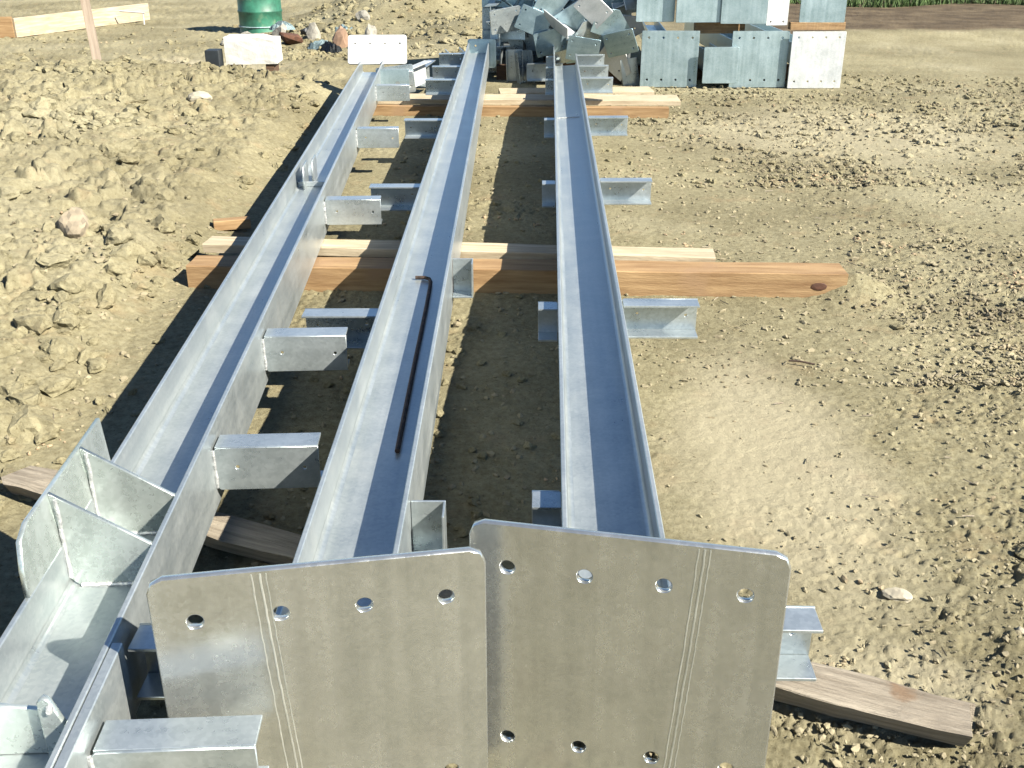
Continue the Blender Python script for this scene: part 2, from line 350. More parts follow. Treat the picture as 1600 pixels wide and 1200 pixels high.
def build_ground():
    # rows get wider apart with distance, columns spread evenly; a coarse apron carries the sheet to the horizon
    ys = [0.7]
    while ys[-1] < 21: ys.append(ys[-1] + max(0.0062, 0.00052*(ys[-1]*0.91+0.6)**2))
    ys = np.array(ys); us = np.linspace(-1, 1, 860)
    core_n = len(ys)
    ext = np.array([23, 27, 35, 55, 100, 220, 500.0])
    back = np.array([-60, -20, -6, -2, 0.0, 0.45])
    Y = np.concatenate([back, ys, ext])
    side = np.array([1.25, 1.8, 3.2, 7, 20, 60])
    U = np.concatenate([-side[::-1], us, side])
    half = 0.56*np.clip(Y, 0.4, 60) + 0.75
    X = U[None, :]*half[:, None]; YY = np.repeat(Y[:, None], len(U), 1)
    Z = height(X.ravel(), YY.ravel()).reshape(X.shape)
    far = np.maximum(ss(20, 30, YY), 0)
    Z = Z*(1-far)
    nv = X.size; V = np.stack([X, YY, Z], -1).reshape(-1, 3).astype(np.float32)
    r, c = X.shape
    i = (np.arange(r-1)[:, None]*c + np.arange(c-1)[None, :]).ravel()
    F = np.stack([i, i+1, i+c+1, i+c], 1).astype(np.int32)
    me = bpy.data.meshes.new('ground'); me.vertices.add(nv); me.vertices.foreach_set('co', V.ravel())
    me.loops.add(F.size); me.loops.foreach_set('vertex_index', F.ravel())
    me.polygons.add(len(F)); me.polygons.foreach_set('loop_start', np.arange(0, F.size, 4, dtype=np.int32))
    me.polygons.foreach_set('loop_total', np.full(len(F), 4, dtype=np.int32))
    me.update(calc_edges=True)
    me.polygons.foreach_set('use_smooth', np.ones(len(F), dtype=bool))
    o = mesh('ground', me, M_SOIL); o['kind'] = 'structure'
build_ground()
def gz(x, y, fine=False): return float(height(np.array([float(x)]), np.array([float(y)]), fine)[0])

def scatter(name, pts, rad, m, seed=0, flat=0.75, sub=1):
    """one joined mesh of many small angular lumps"""
    rg = np.random.default_rng(seed); N = len(pts)
    bm = bmesh.new(); bmesh.ops.create_icosphere(bm, subdivisions=sub, radius=1)
    bv = np.array([v.co[:] for v in bm.verts]); bf = np.array([[v.index for v in f.verts] for f in bm.faces]); bm.free()
    nt_ = 14; temps = []
    for k in range(nt_):
        v = bv.copy()
        for _ in range(6 if sub == 1 else 11):
            d = rg.normal(size=3); d /= np.linalg.norm(d); h = rg.uniform(0.4 if sub == 1 else 0.5, 0.85); t = v@d
            v -= np.outer(np.clip(t-h, 0, None), d)
        v *= 1+rg.uniform(-0.3, 0.25, size=(len(v), 1))*(1.0 if sub == 1 else 0.42); temps.append(v)
    temps = np.array(temps)
    tv = temps[rg.integers(0, nt_, N)]
    sc = rad[:, None]*np.stack([rg.uniform(0.8, 1.5, N), rg.uniform(0.7, 1.1, N), rg.uniform(0.55, 0.95, N)*flat/0.75], 1)
    tv = tv*sc[:, None, :]
    a = rg.uniform(0, 2*np.pi, N); ca, sa = np.cos(a)[:, None], np.sin(a)[:, None]
    x = tv[..., 0]*ca - tv[..., 1]*sa; y = tv[..., 0]*sa + tv[..., 1]*ca
    V = np.stack([x+pts[:, 0:1], y+pts[:, 1:2], tv[..., 2]+pts[:, 2:3]], -1).reshape(-1, 3).astype(np.float32)
    F = (bf[None]+(np.arange(N)*len(bv))[:, None, None]).reshape(-1, 3).astype(np.int32)
    me = bpy.data.meshes.new(name); me.vertices.add(len(V)); me.vertices.foreach_set('co', V.ravel())
    me.loops.add(F.size); me.loops.foreach_set('vertex_index', F.ravel())
    me.polygons.add(len(F)); me.polygons.foreach_set('loop_start', np.arange(0, F.size, 3, dtype=np.int32))
    me.polygons.foreach_set('loop_total', np.full(len(F), 3, dtype=np.int32)); me.polygons.foreach_set('use_smooth', np.zeros(len(F), dtype=bool)); me.update(calc_edges=True)
    o = mesh(name, me, m); o['kind'] = 'stuff'; return o
def clods():
    P = []; Rr = []
    def patch(n, x0, x1, y0, y1, r0, r1, pw, gate):
        x = RNG.uniform(x0, x1, n); y = y0 + (y1-y0)*RNG.uniform(0, 1, n)**1.6
        k = RNG.uniform(0, 1, n) < gate(x, y); x = x[k]; y = y[k]
        r = r0 + (r1-r0)*RNG.uniform(0, 1, len(x))**pw
        z = height(x, y, False) + ra(x, y)*0.010 - r*0.0
        P.append(np.stack([x, y, z], 1)); Rr.append(r)
    ra = rough_amt
    cg = lambda x, y: ss(0.42, 0.62, fbm(x*1.3+7, y*1.3, 3, 33))
    cg = lambda x, y: ss(0.42, 0.62, fbm(x*1.3+7, y*1.3, 3, 33))
    patch(6500, -5.5, -1.2, 1.7, 10.2, 0.005, 0.022, 3.0, lambda x, y: (0.3+0.7*cg(x, y))*(x > -0.6*y-0.6))
    patch(5600, -5.4, -1.42, 1.8, 9.6, 0.011, 0.075, 2.9, lambda x, y: (0.15+0.85*cg(x, y))*(x > -0.6*y-0.5))
    patch(15000, 0.3, 2.7, 1.1, 3.9, 0.0022, 0.0105, 2.8, lambda x, y: (0.06+0.94*ra(x, y)**1.5)*(x < 0.6*y+0.4))
    patch(14000, 0.3, 4.0, 3.2, 6.6, 0.0045, 0.017, 3.0, lambda x, y: (0.10+0.9*ra(x, y)**1.3)*(x < 0.6*y+0.4))
    patch(10000, 0.35, 6.2, 6.0, 10.8, 0.007, 0.025, 3.2, lambda x, y: (0.15+0.85*ra(x, y)**1.2)*(x < 0.6*y+0.4))
    patch(500, 0.5, 5.5, 1.1, 9.8, 0.010, 0.024, 2.0, lambda x, y: cg(x+3, y)*ra(x, y)*(x < 0.6*y+0.4))
    patch(3000, -0.75, 0.4, 1.5, 9, 0.004, 0.022, 3.0, lambda x, y: 0.8+0*x)
    patch(2200, -3.0, 0.6, 12.0, 17, 0.012, 0.06, 3.5, lambda x, y: 0.8+0*x)
    patch(1400, -8.0, -2.0, 10.2, 16, 0.010, 0.05, 3.5, lambda x, y: 0.3+0.7*cg(x*0.7, y))
    p = np.concatenate(P); r = np.concatenate(Rr)
    big = r > 0.017
    scatter('dirt_clods', p[~big], r[~big], M_CLOD, 5)
    q = p[big]; q[:, 2] += r[big]*0.05
    scatter('broken_clods', q, r[big]*1.12, M_SOIL, 6, 0.7, 3)
clods()

# ------------------------------------------------------------------ timber
def plank(label, p0, p1, width, z0, z1, m, undercut=0.0, cat='timber', group=None, knot=None, rough_end=0.0, name='timber', worn=0.0015):
    """p0->p1 is the FRONT edge on plan; width goes away from the camera"""
    a = Vector((*p0, 0)); b = Vector((*p1, 0)); d = b-a; L = d.length; ang = math.atan2(d.y, d.x)
    bm = bmesh.new(); n = 40; rg = random.Random(int(L*1000)); rings = []
    e = max(0.003, worn*0.9)
    ph = [rg.uniform(0, 6) for _ in range(6)]
    def wv(t, k): return worn*(0.6*math.sin(t*9*(1+k*0.13)+ph[k]) + 0.5*math.sin(t*31+ph[(k+2) % 6]) + rg.uniform(-0.4, 0.4))
    prof = [(0, -e, 0), (e, 0, 1), (width/2, 0, 2), (width-e, 0, 3), (width, -e, 4), (width, None, 4), (undercut, None, 5)]
    for i in range(n+1):
        t = i/n; ring = []
        for (py, pz, k) in prof:
            x = L*t + (rough_end*rg.uniform(-1, 1) if i in (0, n) else 0) + (rg.uniform(-1, 1)*0.002 if i in (0, n) else 0)
            z = z0 if pz is None else z1+pz+wv(t, k)*0.5
            ring.append(bm.verts.new((x, py+wv(t, k), z)))
        rings.append(ring)
    K = len(prof)
    for u, v in zip(rings, rings[1:]):
        for k in range(K): bm.faces.new((u[k], v[k], v[(k+1) % K], u[(k+1) % K]))
    bm.faces.new(rings[0]); bm.faces.new(rings[-1][::-1])
    bmesh.ops.recalc_face_normals(bm, faces=bm.faces)
    me = bpy.data.meshes.new('timber'); bm.to_mesh(me); bm.free()
    o = mesh(name, me, m); o.location = a; o.rotation_euler = (0, 0, ang)
    tag(o, label, cat, group)
    if knot:
        km = lump_me(1, (knot[2], 0.004, knot[3]), 0.1, 2, 3); mesh('knot', km, M_KNOT, o, T(knot[0], -0.001, knot[1]))
    return o

plank('long orange timber on edge under the beams, with a dark knot near its right end', (-1.36, 4.14), (1.37, 4.03), 0.15, 0.02, 0.152, M_LUM, knot=(2.62, 0.098, 0.034, 0.018))
plank('pale board lying just behind the long orange timber with the knot', (-1.36, 4.40), (0.86, 4.205), 0.13, 0.13, 0.168, M_LUMP)
plank('rough packing board beneath the pale board in the middle distance', (-1.2, 4.46), (0.70, 4.29), 0.08, 0.0, 0.127, M_LUMO)
plank('orange timber under the far ends of the three beams', (-1.30, 8.33), (1.22, 8.22), 0.075, 0.0, 0.115, M_LUM)
plank('pale board resting on the far orange timber and running on to the stack', (-1.30, 8.39), (1.32, 8.30), 0.30, 0.119, 0.156, M_LUMP)
plank('pale board on the dirt between the far beam ends and the jumbled steel', (-0.1, 9.25), (1.25, 9.35), 0.28, 0.03, 0.07, M_LUMP)
fp = plank('weathered grey-brown plank lying on the dirt under the near end plates', (-1.40, 2.475), (0.862, 1.504), 0.108, 0.012, 0.075, M_LUMO, undercut=0.038, worn=0.006, rough_end=0.012)
# ------------------------------------------------------------------ steel beams
BZ = 0.17; D = 0.2; TH = 0.011; WB = 0.008
def channel(length, open_front=True, sign=1, h=0.112, d=0.07, name='bracket'):
    """short channel bracket sticking out along +X*sign from x=0; local z centred on 0"""
    holes = [] if length < 0.15 else [(0.055*sign, 0.005, 0.006), ((length-0.035)*sign, 0.0, 0.006)]
    x0, x1 = (0, length) if sign > 0 else (-length, 0)
    n = 0.010
    out = [(x0, -h/2+n), (x0+(n if sign > 0 else 0), -h/2), (x1-(n if sign < 0 else 0), -h/2), (x1, -h/2+(n if sign < 0 else 0)), (x1, h/2-(n if sign < 0 else 0)), (x1-(n if sign < 0 else 0), h/2), (x0+(n if sign > 0 else 0), h/2), (x0, h/2-n)]
    q = []
    for p in out:
        if not q or (abs(p[0]-q[-1][0])+abs(p[1]-q[-1][1])) > 1e-6: q.append(p)
    wb = plate_me(q, holes, 0.006, 0.001)
    xa, xb = x0+(0.004 if sign > 0 else 0), x1-(0.004 if sign < 0 else 0)
    wy = d if open_front else 0.0
    wb.transform(T(0, wy, 0))
    y0, y1 = (0.0, d-0.0035) if open_front else (0.0035, d)
    top = box_me(xa, xb, y0, y1, h/2-0.006, h/2+0.001, 0.001); bot = box_me(xa, xb, y0, y1, -h/2-0.001, -h/2+0.006, 0.001)
    me = joined([wb, top, bot], name); return me
BR = {}
def bracket(parent, side, y, length, open_front, w, z=0.1):
    k = (side, round(length, 3), open_front)
    if k not in BR: BR[k] = channel(length, open_front, side)
    o = mesh('bracket', BR[k], M_BRK, parent, T(side*(w/2+0.0015), y, z))
    yy = y + (0.069 if open_front else -0.002)
    weld(parent, (side*(w/2+0.003), yy, z-0.05), (side*(w/2+0.003), yy, z+0.05), 0.0045)
    return o
def clip(parent, side, y, length, w, z=0.1, h=0.15, d=0.07):
    x0, x1 = (0, length) if side > 0 else (-length, 0)
    me = joined([box_me(x0, x1, d-0.006, d, -h/2, h/2, 0.001), box_me(x0, x1, 0, d-0.0065, -h/2, -h/2+0.006, 0.001), box_me(x1-0.005 if side > 0 else x0, x1 if side > 0 else x0+0.005, 0.001, d-0.0065, -h/2+0.0065, h/2, 0.001)], 'clip')
    return mesh('clip', me, M_BRK, parent, T(side*(w/2+0.0015), y, z))
def end_plate_me(hw=0.264, h=0.553, margin=0.083, p=0.133, gap=0.375, r=0.0145, th=0.014, ch=0.024):
    rows = (h-margin, h-margin-gap)
    return plate_me(outline(hw, 0, h, ch), [((k-1.5)*p, z, r) for z in rows for k in range(4)], th, 0.002, 'end_plate', 22)
EP = end_plate_me(); EPS = end_plate_me(0.262, 0.50, 0.06, 0.133, 0.375, 0.012, ch=0.005)
def beam(label, x0, y0, slope, L, w, skL=0.0, skR=0.0, rotx=0, z=BZ, m=None, group='long galvanised beams laid out on the timbers', endL=0, endR=0):
    m = m or M_BEAM
    r = empty('steel_beam', (x0, y0, z), -math.atan(slope)); tag(r, label, 'beam', group)
    mesh('web', box_me(-w/2+TH+0.0005, w/2-TH-0.0005, max(skL, skR)+0.004, L-max(endL, endR), D/2-WB/2, D/2+WB/2, 0), m, r)
    mesh('flange', box_me(-w/2, -w/2+TH, skL, L-endL, 0, D, 0.002), m, r)
    mesh('flange', box_me(w/2-TH, w/2, skR, L-endR, 0, D, 0.002), m, r)
    # fillets where web meets flange
    for s in (-1, 1):
        bm = bmesh.new(); pr = []
        for yy in (max(skL, skR)+0.006, L-max(endL, endR)-0.003):
            ring = []
            for i in range(5):
                a = R(90*i/4); cx, cz = 0.014, 0.014
                ring.append(bm.verts.new((s*(w/2-TH-0.0004-(cx-cx*math.sin(a))), yy, D/2+WB/2+0.0003+(cz-cz*math.cos(a)))))
            pr.append(ring)
        for i in range(4): bm.faces.new((pr[0][i], pr[0][i+1], pr[1][i+1], pr[1][i]) if s < 0 else (pr[0][i+1], pr[0][i], pr[1][i], pr[1][i+1]))
        me = bpy.data.meshes.new('fillet'); bm.to_mesh(me); bm.free()
        for p in me.polygons: p.use_smooth = True
        mesh('fillet', me, m, r)
    return r
G = 'long galvanised beams laid out on the timbers'
def weld(parent, a, b, r=0.004):
    n = max(3, int((Vector(b)-Vector(a)).length/0.012)); pts = []
    rg = random.Random(n)
    for i in range(n+1):
        p = Vector(a).lerp(Vector(b), i/n); pts.append(p + Vector((rg.uniform(-1, 1), rg.uniform(-1, 1), rg.uniform(-1, 1)))*0.0012)
    return mesh('weld', tube_me(pts, r, 6), M_WELD, parent)

# right beam
y3 = 1.458
b3 = beam('right-hand galvanised beam of the three, its end plate angled away at the left', 0.146+0.034*y3, y3, 0.034, 9.45, 0.202, skL=0.022+0.004, skR=-0.021+0.006, endL=0.0, endR=1.45)
EP3 = T(0.180-(0.146+0.034*y3), 1.451-y3, 0.002-BZ) @ RZ(R(-11.6)+math.atan(0.034))
mesh('end_plate', EP, M_PLATE, b3, EP3)
for yy in (1.50, 3.235, 4.95, 6.634, 8.328, 9.032, 9.75):
    bracket(b3, 1, yy-0.07-y3 if yy > 1.6 else yy-0.0-y3, 0.25, True, 0.202)
    if yy > 1.6: bracket(b3, -1, yy-0.07-y3, 0.068, True, 0.202)
bracket(b3, -1, 1.93-y3, 0.068, True, 0.202)
weld(b3, (-0.09, 6.9-y3, D/2+0.006), (0.06, 6.9-y3, D/2+0.006), 0.004)
# middle beam
b3.rotation_euler = (0, R(-4), -math.atan(0.034))
for ch in b3.children:
    if ch.name.startswith('bracket'): ch.rotation_euler = (0, R(3.5), 0)
    if ch.name.startswith('end_plate'): ch.matrix_local = RY(R(4)) @ EP3
b3.location.x += 0.009
y2 = 1.40
b2 = beam('middle galvanised beam of the three, with a dark bent bar lying in its trough', -0.318, y2, 0.0, 8.95, 0.198, skL=-0.013+0.0, skR=0.016+0.006)
mesh('end_plate', EP, M_PLATE, b2, T(0.012, 1.379-y2, -0.001-BZ) @ RZ(R(9.7)))
for yy in (1.45, 3.144, 4.847, 6.567, 8.27, 9.032, 9.9):
    bracket(b2, -1, yy-0.06-y2 if yy > 1.6 else yy-y2, 0.25, True, 0.198)
for yy in (1.93, 3.65): clip(b2, 1, yy-0.07-y2, 0.075, 0.198, 0.105, 0.13)
mesh('end_plate', plate_me(outline(0.135, 0, 0.26, 0.02), [(-0.06, 0.2, 0.012), (0.06, 0.2, 0.012)], 0.014, 0.002, 'far_plate'), M_PILE, b2, T(0.03, 8.96, -0.03))
rod = mesh('bent_bar', tube_me([(-0.352, 3.60, 0.2825), (-0.318, 3.60, 0.2825), (-0.300, 3.585, 0.2825), (-0.292, 3.55, 0.2825), (-0.289, 3.3, 0.2825), (-0.287, 2.8, 0.2825), (-0.284, 2.35, 0.2825), (-0.283, 2.26, 0.2825)], 0.0065, 10), M_RUST)
tag(rod, 'thin black hooked steel bar lying in the shaded trough of the middle beam', 'bar')

# zinc runs left by the dip on the faces of the two near end plates
def runs(parent, M, lines, seed):
    rg = random.Random(seed)
    for (xa, za, xb, zb, r_) in lines:
        n = 40; pts = []
        for i in range(n+1):
            t = i/n; pts.append((xa+(xb-xa)*t**1.15+rg.uniform(-1, 1)*0.0006, -0.0073, za+(zb-za)*t))
        me = tube_me(pts, r_, 6, 'zinc_run'); me.transform(Matrix.Diagonal((1, 0.35, 1, 1))); me.transform(T(0, -0.0046, 0))
        mesh('zinc_run', me, M_WELD2, parent, M)
M_WELD2 = galv('zinc_run', (0.95, 0.97, 0.90), (0.62, 0.65, 0.60), 0.36, 0.7, 'z', 0.3)
runs(b2, T(0.012, 1.379-y2, -0.001-BZ) @ RZ(R(9.7)), [(-0.105, 0.549, -0.075, 0.004, 0.0014), (-0.092, 0.549, -0.058, 0.004, 0.0019), (-0.083, 0.549, -0.050, 0.004, 0.0012)], 1)
runs(b3, RY(R(4)) @ EP3, [(0.118, 0.549, 0.085, 0.004, 0.0014), (0.128, 0.549, 0.094, 0.004, 0.0019), (0.137, 0.549, 0.103, 0.004, 0.0012)], 2)

# left beam with the haunch
y1 = 0.70; s1 = -0.0519
def loc1(X, Y):
    """world plan point -> the left beam's own x"""
    return X-(-0.7005+s1*Y)
W1 = 0.192
b1 = beam('left-hand galvanised beam with upright stiffener plates at its near end', -0.7005+s1*y1, y1, s1, 8.35, W1)
def L1(Y): return Y-y1
hl = -W1/2+TH/2
# tall side plate rising above the left flange
sp = plate_me([(0.0, 0.0), (0.49, 0.0), (0.495, 0.114), (0.07, 0.114), (0.03, 0.098), (0.008, 0.05)], [], 0.010, 0.0015, 'side_plate')
mesh('side_plate', sp, M_PLATE2, b1, T(-W1/2+0.0055, L1(1.545), D+0.0005) @ RY(R(-5)) @ RZ(math.pi/2))
def stiff(Y, hleft, hright):
    x0 = -W1/2+TH+0.001; x1 = W1/2-TH-0.001; zb = D/2+WB/2+0.001
    me = plate_me([(x0, zb+0.018), (x0+0.018, zb), (x1-0.018, zb), (x1, zb+0.018), (x1, hright), (x1-0.006, hright+0.003), (x0-0.009, hleft), (x0, D)], [], 0.009, 0.0012, 'stiffener')
    mesh('stiffener', me, M_PLATE2, b1, T(0, L1(Y), 0))
    weld(b1, (x0+0.02, L1(Y)-0.006, zb+0.001), (x1-0.02, L1(Y)-0.006, zb+0.001), 0.0045)
    weld(b1, (x0+0.002, L1(Y)-0.006, zb+0.02), (x0+0.002, L1(Y)-0.006, hleft-0.01), 0.004)
stiff(1.905, D+0.113, D-0.004); stiff(1.72, D+0.113, D-0.004)
# low stiffener with its upright lug nearest the camera
x0 = -W1/2+TH+0.001
me = plate_me([(x0, D/2+0.006), (0.045, D/2+0.006), (0.045, D-0.01), (x0, D+0.010)], [(-0.062, D-0.028, 0.008)], 0.009, 0.0012, 'stiffener')
mesh('stiffener', me, M_PLATE2, b1, T(0, L1(1.262), 0))
xg = 0.040
me = plate_me([(xg, D/2+0.006), (W1/2-TH-0.001, D/2+0.006), (W1/2-TH-0.001, D*0.72), (xg+0.016, D+0.026), (xg+0.008, D+0.03), (xg, D+0.022)], [], 0.012, 0.0015, 'gusset')
mesh('gusset', me, M_PLATE2, b1, T(0, L1(1.243), 0))
mesh('weld', lump_me(0.007, (1, 1, 1.3), 0.3, 2, 77), M_WELD, b1, T(xg+0.018, L1(1.234), D+0.012))
# outer doubler on the near right flange
mesh('doubler_plate', box_me(W1/2+0.0015, W1/2+0.020, L1(0.72), L1(1.41), 0.004, D-0.0005, 0.002), M_BEAM, b1)
for yy in (1.20, 2.19, 2.906, 4.548, 6.231, 7.934, 8.7):
    off = 0.0215 if yy < 1.4 else 0.0
    o = bracket(b1, 1, L1(yy), 0.25, False, W1+2*off)
# two upright lugs about halfway along, and a low splice bar
lg = plate_me([(0, 0), (0.15, 0), (0.15, 0.11), (0, 0.11)], [], 0.008, 0.001, 'lug')
for dx, yy in ((-0.045, 4.95), (-0.018, 5.08)): mesh('lug', lg, M_BEAM, b1, T(dx, L1(yy), D/2+0.006) @ RZ(math.pi/2))
mesh('splice_bar', box_me(-W1/2+TH+0.002, W1/2-TH-0.002, L1(5.02), L1(5.035), D/2+0.005, D/2+0.028, 0.001), M_BEAM, b1)
# far end: tilted four-hole plate and shoulder box
ep = plate_me(outline(0.245, 0, 0.27, 0.02), [((k-1.5)*0.125, 0.19, 0.010) for k in range(4)], 0.014, 0.002, 'end_plate')
mesh('end_plate', ep, M_BRIGHT_GLARE, b1, T(0.04, L1(9.04), D-0.03) @ RX(R(-38)))  # sun glare on this plate put into its lighter zinc
mesh('shoulder_plate', plate_me(outline(0.12, 0, 0.17, 0.01), [(0.03, 0.06, 0.02)], 0.012, 0.002, 'shoulder'), M_PILE, b1, T(0.20, L1(8.55), 0.02))

# ------------------------------------------------------------------ stack of beams seen end-on
def stacked(label, x, y, z, rz=0, hw=0.262, me=None, m=None, L=3.2, px=0.0, body=True):
    r = empty('steel_beam', (x, y, z), rz); tag(r, label, 'beam', 'galvanised beams stacked end-on in two rows')
    mesh('end_plate', me or EPS, m or M_PILE, r)
    h = 0.5
    if body:
        mesh('web', box_me(-0.0835+px, 0.0835+px, 0.012, L, 0.246, 0.254, 0), M_PILE, r)
        for s in (-1, 1): mesh('flange', box_me(px+s*0.09-0.0055, px+s*0.09+0.0055, 0.010, L, 0.15, 0.35, 0.001), M_PILE, r)
    return r
sm = plate_me(outline(0.16, 0, 0.32, 0.008), [], 0.012, 0.002, 'end_plate')
rag = random.Random(4)
st = 'end plate of a stacked beam'
stacked('stacked beam in the lower row, leftmost, square plate with four holes along the top', 1.463, 10.02, 0.008, R(-3))
r = stacked('small blank-plated stacked beam wedged low between two larger plates', 1.925, 9.93, 0.055, R(2), me=sm, body=False)
for s in (-1, 1): mesh('flange', box_me(s*0.08-0.005, s*0.08+0.005, 0.01, 0.9, 0.06, 0.26, 0.001), M_PILE, r)
mesh('web', box_me(-0.074, 0.074, 0.012, 0.9, 0.156, 0.164, 0), M_PILE, r)
stacked('stacked beam in the lower row, its four-hole plate half hidden by the small blank one', 2.29, 10.0, 0.008, R(2))
ep4 = end_plate_me(0.245, 0.50, 0.05, 0.125, 0.39, 0.011, ch=0.005)
stacked('rightmost stacked beam of the lower row, its pale plate smeared with mud', 2.81, 9.95, 0.008, R(1), me=ep4, m=M_BRIGHT_GLARE)
upm = plate_me(outline(0.175, 0, 0.5, 0.006), [], 0.012, 0.002, 'end_plate')
upm2 = plate_me(outline(0.205, 0, 0.5, 0.006), [], 0.012, 0.002, 'end_plate')
stacked('leftmost stacked beam of the upper row, blank bluish end plate', 1.315, 10.06, 0.585, R(3), me=upm)
stacked('second stacked beam from the left in the upper row, blank end plate', 1.70, 10.00, 0.585, R(4), me=upm2)
stacked('third stacked beam from the left in the upper row, blank end plate', 2.11, 9.98, 0.575, R(-2), me=upm2)
wb = stacked('narrow bright white end of a stacked beam in the upper row, second from right', 2.42, 10.00, 0.56, R(8), me=plate_me(outline(0.10, 0, 0.5, 0.004), [(-0.06, 0.03, 0.01), (0.06, 0.03, 0.01)], 0.012, 0.002, 'end_plate'), m=M_BRIGHT_GLARE)  # sunlit face put into the whiter zinc
stacked('rightmost stacked beam of the upper row, standing on a strip of orange wood', 2.83, 10.0, 0.585, R(-1), me=upm2)
plank('orange timber between the two rows of stacked beams at the left', (1.70, 10.12), (2.16, 10.12), 0.09, 0.475, 0.583, M_LUM)
plank('orange batten under the rightmost upper beam of the stack', (2.55, 9.99), (3.05, 9.99), 0.09, 0.52, 0.584, M_LUM)
plank('timber coloured dark for the shade under the stacked steel at the back', (-0.15, 10.5), (3.1, 10.5), 0.12, 0.0, 0.14, M_LUM_SHADE)
plank('rust-coloured timber on edge, darkened for shade, left of the lowest four-hole plate', (0.30, 10.28), (1.17, 10.28), 0.05, 0.0, 0.20, M_LUM_SHADE)

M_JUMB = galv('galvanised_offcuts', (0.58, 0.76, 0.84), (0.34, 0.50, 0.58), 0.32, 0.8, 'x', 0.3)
# jumble of short brackets and plates left of the stack
def short_i(w=0.2, d=0.2, L=0.35):
    return joined([box_me(-w/2, w/2, 0, L, -0.004, 0.004, 0.0), box_me(-w/2-0.01, -w/2-0.0005, 0, L, -d/2, d/2, 0.0015), box_me(w/2+0.0005, w/2+0.01, 0, L, -d/2, d/2, 0.0015)], 'offcut')
PI1 = short_i(); PI2 = short_i(0.13, 0.11, 0.5)
PL1 = plate_me(outline(0.15, -0.11, 0.11, 0.01), [(-0.11, 0.07, 0.010), (0.11, 0.07, 0.010), (-0.11, -0.07, 0.010), (0.11, -0.07, 0.010)], 0.012, 0.0015)
PL2 = plate_me([(-0.17, -0.12), (0.15, -0.12), (0.18, 0.02), (0.02, 0.14), (-0.17, 0.10)], [(-0.1, 0.04, 0.010), (0.08, -0.05, 0.010)], 0.010, 0.0015)
AN = joined([box_me(-0.15, 0.15, 0, 0.008, -0.08, 0.08, 0.001), box_me(-0.15, 0.15, 0.0085, 0.10, -0.08, -0.072, 0.001)])
CH = channel(0.34, True, 1, 0.16, 0.07)
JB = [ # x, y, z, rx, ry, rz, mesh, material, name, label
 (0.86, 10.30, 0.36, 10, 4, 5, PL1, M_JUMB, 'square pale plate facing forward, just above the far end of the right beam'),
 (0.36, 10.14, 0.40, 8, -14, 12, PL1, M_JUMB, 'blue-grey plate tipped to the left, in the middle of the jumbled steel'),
 (0.98, 10.18, 0.22, 15, 38, -20, PL2, M_BRIGHT_GLARE, 'bright crooked plate leaning right at the foot of the jumble'),
 (1.07, 10.36, 0.50, 20, -30, -18, PL2, M_BRIGHT_GLARE, 'white gusset plate standing askew next to the upper blank plates'),
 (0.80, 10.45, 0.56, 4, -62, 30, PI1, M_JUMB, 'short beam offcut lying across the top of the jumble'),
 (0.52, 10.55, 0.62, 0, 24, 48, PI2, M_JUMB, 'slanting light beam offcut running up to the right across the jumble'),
 (0.45, 10.60, 0.50, 0, 60, -12, PI1, M_BRIGHT_GLARE, 'offcut with sunlight put into its bright white zinc near the top of the jumble'),
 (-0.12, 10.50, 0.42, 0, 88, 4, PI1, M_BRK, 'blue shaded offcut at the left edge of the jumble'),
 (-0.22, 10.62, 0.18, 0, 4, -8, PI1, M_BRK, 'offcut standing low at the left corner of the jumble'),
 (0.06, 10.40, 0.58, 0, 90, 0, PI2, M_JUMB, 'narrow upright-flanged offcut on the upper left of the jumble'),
 (0.24, 10.60, 0.22, 0, 0, 3, PI1, M_DARKPL_SHADE, 'offcut coloured black for the shade deep under the jumble between the beams'),  # shade of the gap painted on as a black material
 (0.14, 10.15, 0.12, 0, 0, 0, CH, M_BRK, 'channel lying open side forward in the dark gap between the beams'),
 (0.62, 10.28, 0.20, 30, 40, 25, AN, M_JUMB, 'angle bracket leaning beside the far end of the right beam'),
 (1.02, 10.50, 0.68, 0, -20, -40, PI2, M_BRIGHT_GLARE, 'pale offcut pointing up at the right top of the jumble'),
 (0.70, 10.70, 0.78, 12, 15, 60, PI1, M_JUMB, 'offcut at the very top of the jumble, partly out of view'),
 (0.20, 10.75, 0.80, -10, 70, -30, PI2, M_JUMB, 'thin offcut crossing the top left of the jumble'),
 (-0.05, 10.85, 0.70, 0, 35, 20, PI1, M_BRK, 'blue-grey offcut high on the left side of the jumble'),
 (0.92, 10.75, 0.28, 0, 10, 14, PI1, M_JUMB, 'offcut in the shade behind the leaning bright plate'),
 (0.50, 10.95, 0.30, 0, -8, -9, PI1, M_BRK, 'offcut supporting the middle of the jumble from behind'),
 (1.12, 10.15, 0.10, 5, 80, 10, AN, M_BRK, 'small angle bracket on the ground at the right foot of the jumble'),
 (0.40, 10.05, 0.56, 40, 30, -35, AN, M_BRIGHT_GLARE, 'small white angle bracket sticking out above the tipped plate'),
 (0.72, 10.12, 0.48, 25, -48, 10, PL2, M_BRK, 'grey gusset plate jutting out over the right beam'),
 (0.12, 10.28, 0.30, -20, 84, 5, CH, M_BRK, 'narrow channel on end with a thin white sunlit edge'),
]
